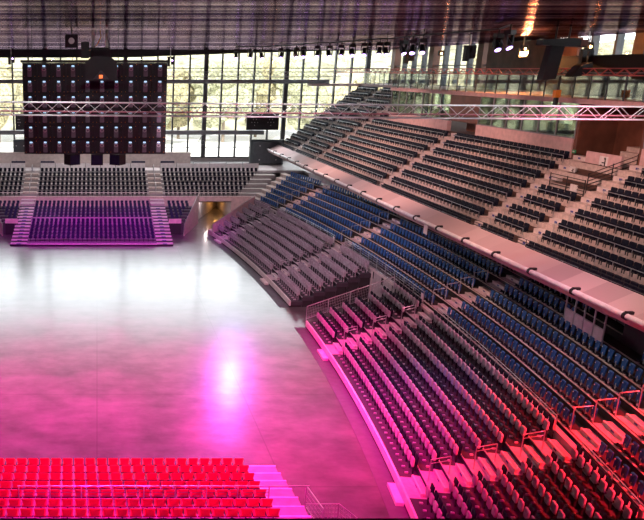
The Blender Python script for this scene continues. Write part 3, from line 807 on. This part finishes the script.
truss('lighting_truss', 'red gallery truss level with the balustrade top along the upper boxes', (29.5, 30, 17.08), (29.5, 91, 17.08), .38, .38, red_lit_alu, 1.3, .035, .02)  # aluminium truss, its red is lamp light put into the colour
truss('lighting_truss', 'violet lit truss in front of the far windows behind the video wall', (-24, 91, 16.65), (30, 91, 16.65), .6, .6, alu, 1.4, .04, .025)

# video wall seen from behind
lw = thing('video_wall', 'big black video wall hung under the ceiling, its cabinet backs towards the camera', 'screen', (-.16, 50, 11.53))
cab = None
for r_ in range(6):
    for c_ in range(10):
        loc = (-4.4+.98*c_-.0, 0, 1.02*r_)
        if cab is None:
            cab = MB().box(-.49, .49, 0, .12, 0, 1.02).box(-.48, -.44, -.08, 0, .01, 1.01).box(.44, .48, -.08, 0, .01, 1.01).box(-.44, .44, -.08, 0, .95, 1.01).box(-.44, .44, -.08, 0, .01, .05).obj('led_cabinet', black, lw)
            MB().rslab(.30, .30, .12, .80, .1, .04, tr(0, -.05, 0)).obj('control_box', cab_grey, cab)
            MB().box(-.09, .09, -.12, -.1, .76, .86).obj('status_lamp', led_blue, cab)
            MB().path([(.11*math.cos(a*PI/5), -.12, .6+.09*math.sin(a*PI/5)) for a in range(11)], .03, 5).obj('handle', pale_metal, cab)
            MB().box(.34, .38, -.09, -.07, .12, .16).box(-.38, -.34, -.09, -.07, .12, .16).box(.34, .38, -.09, -.07, .88, .92).obj('indicator', orange_paint, cab)
            cab.location = loc
        else:
            c2 = copy_tree(cab, lw); c2.location = loc
MB().box(-5, 5, -.05, .25, 6.13, 6.3).obj('hanging_bar', black, lw)
for X in (-4.2, -1.5, 1.6, 4.3): MB().tube((X, .1, 6.3), (X, .1, 8.17), .02, 5).obj('cable', black, lw)
for i, (X, rz, lab) in enumerate(((-1.75, .6, 'left of the three'), (.0, 0, 'middle of the three'), (1.45, -.6, 'right of the three'))):
    t = thing('hung_speaker', 'dark purple-black loudspeaker hung under the video wall, '+lab, 'speaker', (X, 50.4, 10.75), rz)
    MB().prism([(-.42, 0), (.42, 0), (.42, .74), (-.42, .74)], -.4, .4).obj('cabinet', dark, t)
    MB().box(-.38, .38, -.43, -.4, .05, .68).obj('grille', navy, t)
# projector cluster in front of the wall
t = thing('hung_loudspeaker', 'large black hung speaker box with grey triangle and orange lamp before the video wall', 'speaker', (.25, 46, 16.55))
MB().prism([(-1.02, 0), (1.02, 0), (.98, 1.1), (.55, 1.45), (-.55, 1.45), (-.98, 1.1)], -.5, .5).obj('cabinet', black, t)
MB().prism([(-.5, .08), (.5, .08), (.05, .6), (-.05, .6)], -.53, -.5).obj('triangle_plate', case_grey, t)
MB().box(-.12, .1, -.56, -.53, .14, .34).obj('orange_lamp', led_orange, t)
for X in (-.6, .6): MB().tube((X, 0, 1.4), (X*.5, 0, 3.1), .02, 5).obj('cable', black, t)
t = thing('hoist_rig', 'small chain hoist frame with two pale columns under the ceiling above the video wall', 'hoist', (-.1, 47, 18.0))
for X in (-.15, .72): MB().box(X-.09, X+.09, -.1, .1, .55, 1.62).obj('column', cream, t)
MB().box(-.5, .9, -.08, .08, .42, .55).obj('crossbar', black, t)
MB().box(-.9, -.4, -.15, .15, -.1, .9).obj('motor', black, t)
MB().path([(-.5, 0, .3), (.1, -.1, .7), (.35, 0, 1.2), (.3, 0, 1.6)], .03).obj('cable', orange_paint, t)
t = thing('ceiling_speaker', 'square black ceiling spot box with round pale face above the video wall', 'speaker', (-1.6, 47, 18.55))
MB().box(-.4, .4, -.2, .2, 0, .78).obj('box', dark, t); MB().disc((0, -.22, .4), .19, (0, 1, 0), .04).obj('cone', pale_metal, t)
MB().tube((0, 0, .78), (0, 0, 1.15), .03).obj('hanger', black, t)

# right hung array
t = thing('line_array', 'black T-shaped hung rig with long dark banner over the upper tier', 'speaker', (28.0, 45, 18.45))
MB().prism([(-1.35, .2), (1.3, .05), (1.3, .4), (.6, .6), (-1.3, .5)], -.35, .35).obj('beam', black, t)
MB().prism([(-1.0, -1.85), (-.2, -1.8), (.05, .2), (-.72, .2)], -.3, .3).obj('banner', dark, t)
MB().box(.95, 1.4, -.36, -.3, .12, .5).obj('lamp_face', brown, t)
for X in (-.4, .4): MB().tube((X, 0, .5), (X, 0, 1.25), .05).obj('hanger', black, t)
t = thing('wedge_speaker', 'black wedge loudspeaker right of the T-shaped rig', 'speaker', (29.6, 45, 16.7))
MB().prism([(-.9, .1), (-.2, .15), (.3, .6), (.2, .95), (-.4, .75)], -.4, .4).obj('cabinet', black, t)
MB().tube((.1, 0, .8), (.1, 0, 2.95), .02, 5).obj('cable', black, t)
t = thing('chain_hoist', 'small black chain hoist with orange block below the T-shaped rig', 'hoist', (28.2, 45, 15.2))
MB().box(-.16, .16, -.15, .15, .35, .8).obj('orange_block', orange_paint, t)
MB().box(-.1, .1, -.1, .1, -.3, .35).obj('motor', black, t); MB().tube((0, 0, .8), (0, 0, 1.6), .03, 5).obj('chain', black, t)

# moving head lamps on the curved pipe below the ceiling
def head_proto():
    t = thing('moving_head_lamp', None, None)
    MB().box(-.22, .22, -.2, .2, .62, .85).tube((0, 0, .85), (0, 0, 1.1), .05).obj('base', black, t)
    for q in (-.23, .23): MB().box(q-.03, q+.03, -.08, .08, .1, .65).obj('yoke_arm', black, t)
    h_ = MB().tube((0, -.02, .05), (0, .25, .42), .17, 10).tube((0, -.08, -.05), (0, .0, .07), .2, 10).obj('head', black, t)
    MB().disc((0, -.09, -.06), .16, (0, -.08, -.12), .03, 12).obj('lens', lens_violet, h_)
    return t
pipe_px = [(236, 58), (250, 58), (262, 58), (281, 57.5), (296, 57), (303, 56.5), (317, 56), (329, 56), (341, 55.5), (352, 55), (364, 54.5), (379, 54), (386, 54), (403, 53), (412, 52.5), (422, 52), (497, 49), (508, 47)]
pts = []
for x, y in pipe_px:
    v = (y-PY)/F; zz = 18.35; D = (zz-H)/(-SN-v*CS); D = min(D, 96)
    pts.append(((x-PX)/F*D, min(94, D*(CS-v*SN)), zz))
hp = head_proto()
for i, p in enumerate(pts):
    o = hp if i == 0 else copy_tree(hp)
    o.location = p; o.rotation_euler = (0, 0, math.atan2(-p[0], p[1])*.0 + random.uniform(-.5, .5))
    tag(o, 'black moving head lamp with violet lens, {} from the left on the curved ceiling pipe'.format(nth(i+1)), 'stage lamp', 'moving head lamps on the ceiling pipe')
pp = thing('lighting_pipe', 'curved black pipe below the ceiling edge carrying the moving head lamps', 'pipe', (0, 0, 19.45))
MB().path([(p[0], p[1], 0) for p in pts], .05).obj('pipe', black, pp)
for p in pts[::3]: MB().tube((p[0], p[1], 0), (p[0], p[1], .25), .03, 5).obj('hanger', black, pp)
for i, (X, Y, z) in enumerate(((8.9, 90, 18.2), (26.0, 62, 18.3), (27.5, 55, 18.4), (33.2, 50.5, 18.0), (33, 44, 18.5), (-10.4, 90, 18.4))):
    t = thing('hung_lamp_cluster', 'dark hung lamp cluster under the ceiling, ' + ['right beside the video wall', 'above the brown tower', 'left of the orange lamp', 'above the black booth', 'above the slate blue booth', 'at the left edge'][i], 'stage lamp', (X, Y, z))
    MB().box(-.35, -.05, -.2, .2, -.6, .5).obj('lamp_body', black, t); MB().box(.08, .4, -.2, .2, -.4, .45).obj('lamp_body', dark, t)
    MB().tube((0, 0, .4), (0, 0, 19.7-z), .05).obj('hanger', steel, t); MB().box(-.45, .45, -.08, .08, .45, .55).obj('bar', black, t)
    if i in (0, 5): MB().disc((.2, -.22, .1), .1, (0, 1, 0), .04).obj('lens', lens_violet, t)
t = thing('orange_floodlight', 'glowing orange floodlight under the ceiling above the gallery', 'stage lamp', (33.2, 58, 18.45))
MB().box(-.35, .35, -.1, .3, -.3, .4).obj('housing', black, t); MB().disc((0, -.14, .05), .3, (0, 1, 0), .06).obj('lens', lens_orange, t)
MB().tube((0, .1, .4), (0, .1, 1.25), .04).obj('hanger', black, t)
for q, (X, Y) in enumerate(((29.8, 52), (30.5, 66), (31.0, 47))):
    t = thing('flood_lamp', 'small red-orange lamp clamped near the gallery truss, ' + ['below the orange floodlight', 'left of the brown tower', 'beside the T-shaped rig'][q], 'stage lamp', (X, Y, 18.6))
    MB().box(-.2, .2, -.15, .15, -.2, .25).obj('housing', black, t); MB().disc((0, -.17, 0), .07, (0, 1, 0), .04).obj('lens', lens_orange, t); MB().tube((0, 0, .25), (0, 0, 1.1), .03).obj('hanger', black, t)

# ---------------------------------------------------------------- outside
struct('ground', MB().box(-200, 260, 98.3, 420, -.6, -.1).box(38.9, 260, -80, 98.3, -.6, -.1), paving)
hb = MB(); nx, ny_ = 40, 10; vs = []; fs_ = []
for j in range(ny_+1):
    for i in range(nx+1):
        u = i/nx; v = j/ny_
        vs.append((-180+440*u, 215+90*v, -.2+30*v**.8+(random.uniform(-2, 2) if j else 0)))
for j in range(ny_):
    for i in range(nx): a = j*(nx+1)+i; fs_.append((a, a+1, a+nx+2, a+nx+1))
hb.add(vs, fs_); struct('hillside', hb, hill_m)
import bmesh
def crown_mesh(seed, m):
    rnd = random.Random(seed)
    me = bpy.data.meshes.new('crown'); bm = bmesh.new()
    for q in range(7):
        c = Vector((rnd.uniform(-3, 3), rnd.uniform(-2, 2), rnd.uniform(3, 13))); r_ = rnd.uniform(2.4, 4.0)
        g = bmesh.ops.create_icosphere(bm, subdivisions=3, radius=r_, matrix=Matrix.Translation(c))
        for v in g['verts']:
            v.co += (v.co-c).normalized()*rnd.uniform(-.55, .55)
    bm.to_mesh(me); bm.free(); me.materials.append(m); return me
cms = [crown_mesh(i, (leaf, leaf2)[i % 2]) for i in range(4)]
tx = [-46, -35, -24, -14, -2, 10, 21, 31, 42, 53, 64, 77, 92, 108]
for i, X in enumerate(tx):
    t = thing('tree', 'pale leafy tree outside the far windows, {} from the left'.format(nth(i+1)), 'tree', (X, 172+(i*37 % 23), -.1), 0, 'trees beyond the far windows')
    MB().tube((0, 0, 0), (0, 0, 8), .4, 8).obj('trunk', bark, t)
    c = bpy.data.objects.new('crown', cms[i % 4]); COL.objects.link(c); c.parent = t; s_ = 1.05+.12*(i*7 % 5)/2; c.scale = (1.45, 1.2, s_); c.location = (0, 0, 1.5); c.rotation_euler = (0, 0, i*1.3)
for i, (X, Y) in enumerate(((82, 62), (84, 80), (86, 98), (80, 116), (76, 134), (88, 46))):
    t = thing('tree', 'pale leafy tree outside the right hand gallery windows, {} of the line'.format(nth(i+1)), 'tree', (X, Y, -.1), 0, 'trees beyond the gallery windows')
    MB().tube((0, 0, 0), (0, 0, 8), .4, 8).obj('trunk', bark, t)
    c = bpy.data.objects.new('crown', cms[(i+1) % 4]); COL.objects.link(c); c.parent = t; c.scale = (1.3, 1.3, 1.15); c.location = (0, 0, 1.5)
for i, (X, Y, w_, h_) in enumerate(((112, 92, 16, 19), (114, 116, 14, 20), (118, 72, 18, 18.5))):
    t = thing('house', 'cream house with red roof outside the gallery windows, ' + ['middle one', 'left one', 'right one'][i], 'house', (X, Y, -.1))
    MB().box(-8, 8, -w_/2, w_/2, 0, h_).obj('wall', house_wall, t)
    MB().add([(-8.6, -w_/2-.5, h_), (8.6, -w_/2-.5, h_), (8.6, w_/2+.5, h_), (-8.6, w_/2+.5, h_), (0, -w_/2-.5, h_+4.5), (0, w_/2+.5, h_+4.5)],
        [(0, 1, 2, 3), (0, 4, 1), (3, 2, 5), (0, 3, 5, 4), (1, 4, 5, 2)]).obj('roof', roof_red, t)
    for q in range(4): MB().box(-8.05, -8, -w_/2+1.5+q*w_/4, -w_/2+2.7+q*w_/4, h_-3.2, h_-1.4).obj('window', steel_dark, t)

for s in (edge_, big_src, step_src, plate_src, rail_src): bpy.data.objects.remove(s)

# ---------------------------------------------------------------- light
wd = bpy.data.worlds.new('World'); S.world = wd; wd.use_nodes = True
bg = wd.node_tree.nodes['Background']; bg.inputs['Color'].default_value = (.93, .96, 1, 1); 
wt = wd.node_tree; wc = wt.nodes.new('ShaderNodeTexCoord'); ws = wt.nodes.new('ShaderNodeSeparateXYZ'); wr = wt.nodes.new('ShaderNodeMapRange')
wr.interpolation_type = 'SMOOTHSTEP'; wr.inputs[1].default_value = .28; wr.inputs[2].default_value = .55; wr.inputs[3].default_value = 7.5; wr.inputs[4].default_value = .6
wt.links.new(wc.outputs['Generated'], ws.inputs[0]); wt.links.new(ws.outputs['Z'], wr.inputs[0]); wt.links.new(wr.outputs[0], bg.inputs['Strength'])
def light(kind, name, loc, energy, col, target=None, **kw):
    l = bpy.data.lights.new(name, kind); l.energy = energy; l.color = col
    for k_, v in kw.items(): setattr(l, k_, v)
    o = bpy.data.objects.new(name, l); COL.objects.link(o); o.location = loc
    if target is not None: o.rotation_euler = (Vector(target)-Vector(loc)).to_track_quat('-Z', 'Y').to_euler()
    return o
light('SUN', 'sun', (0, 0, 60), 8.0, (1, .97, .90), target=(.35, .6, 60-.75), angle=.03)
def spot(name, loc, tgt, e, col, deg=50, blend=.8, rad=.25):
    return light('SPOT', name, loc, e, col, tgt, spot_size=math.radians(deg), spot_blend=blend, shadow_soft_size=rad)
MAG = (1, .004, .36); ROSE = (1, .10, .42); RED = (1, .015, .02)
# magenta wash on the floor, crimson towards the curved stand
for X in (-11, -3, 4):
    spot('magenta_wash', (X, 33.5, 19), (X+1, 38, 0), 40000, MAG, 72, 1)
spot('magenta_wash', (0, 20, 19), (1, 29, 0), 52000, (1, .004, .40), 85, 1)
spot('crimson_wash', (6, 33.5, 19), (10.4, 31.5, 0), 52000, (1, .004, .22), 46, 1)
spot('crimson_wash', (4, 36, 19), (11.8, 41.5, 0), 45000, (1, .004, .30), 40, 1)
spot('crimson_wash', (6, 16, 19), (9.6, 26, 0), 22000, (1, .004, .20), 44, 1)
# rose wash on the end stand
for X in (-7, 0, 7): spot('rose_wash', (X, 56, 19), (X, 72.5, .5), 20000, (.8, .05, .8), 42, 1)
for X in (-8, 8): spot('end_fill', (X, 62, 19), (X, 87, 5.0), 9000, (1, .82, .88), 60, 1)  # added whitish spots without fixtures, brighten the upper end rows and concourse
# violet profile whose reflection streaks down the floor
spot('violet_profile', (16.3, 80.8, 19.2), (7.8, 39, 0), 4200, (.36, .30, 1), 20, 1, .9)
spot('magenta_profile', (15.5, 78, 19.2), (8.5, 30, 0), 9000, (1, .05, .8), 22, 1, .6)
# curved stands: rose light from high on the right, so the rows shade the treads below them
spot('rose_profile', (20, 4, 19.2), (14.5, 31, 1), 20000, (1, .06, .22), 40, .8)
spot('rose_profile', (20.5, 22, 19.2), (16, 40, 1), 13000, (1, .30, .45), 55, 1)
spot('red_profile', (24, 10, 19), (19.3, 23.6, 3.4), 130000, RED, 26, .7)
spot('stand_fill', (2, 24, 19), (19, 36, 3), 1500, (1, .50, .70), 60, 1)  # added fill spots with no fixture, lift the curved stands
spot('stand_fill', (4, 42, 19), (18, 60, 3), 12500, (1, .60, .76), 70, 1)
spot('blue_profile', (4, 40, 18), (13.8, 32.5, .5), 9000, (.14, .06, 1), 32, .9)
for Y, e in ((22, 3400), (37, 4600), (52, 5200), (67, 5600)): spot('tier_wash', (16, Y, 19.2), (27, Y+5, 9), e*1.7, (1, .50, .40), 76, 1)
# foreground bleacher
spot('bleacher_wash', (2, 14, 19.2), (2, 26, 1), 13000, (1, .10, .60), 60, .9)
spot('front_fill', (0, 24, 19.3), (0, 50, 14), 900, (1, .93, .95), 50, 1)  # added fill, no fixture: lightens the back of the video wall
for X, Y in ((-14, 87), (-3, 87), (8, 87), (20, 87)): spot('concourse_fill', (X, 91, 16.2), (X*1.02, Y, 5.2), 5000, (1, .95, .97), 75, 1)  # added spots without fixtures, standing in for daylight on the concourse
# added spots above the frame, no fixtures: brighten the silver truss
for X in (-2, 7, 16, 22): spot('truss_fill', (X, 25.5, 19.3), (X+.5, 29.2, 15.6), 1100, (1, .95, .97), 110, 1, .1)
light('POINT', 'orange_flood', (33.0, 57.4, 18.4), 1100, (1, .40, .12), shadow_soft_size=.25)
light('POINT', 'tunnel_fill', (13.0, 83.2, 2.0), 45, (1, .85, .85), shadow_soft_size=.1)  # added white fill, no fixture: brightens the tunnel ramp wall
light('POINT', 'tunnel_fill', (14.9, 88.2, 1.9), 45, (1, .45, .1), shadow_soft_size=.1)

# ---------------------------------------------------------------- camera
cam = bpy.data.cameras.new('camera'); co = bpy.data.objects.new('camera', cam); COL.objects.link(co)
co.location = (0, 0, H); co.rotation_euler = (PI/2-TH, 0, 0)
cam.sensor_fit = 'HORIZONTAL'; cam.sensor_width = 36; cam.lens = 36*F/644
cam.shift_x = (322-PX)/644; cam.shift_y = -(260-PY)/644
cam.clip_end = 1000
S.camera = co
S.view_settings.view_transform = 'Standard'; S.view_settings.look = 'None'; S.view_settings.gamma = 1
S.view_settings.exposure = 0
S.cycles.use_denoising = True
S.cycles.max_bounces = 6; S.cycles.transparent_max_bounces = 16
S.cycles.caustics_reflective = False; S.cycles.caustics_refractive = False
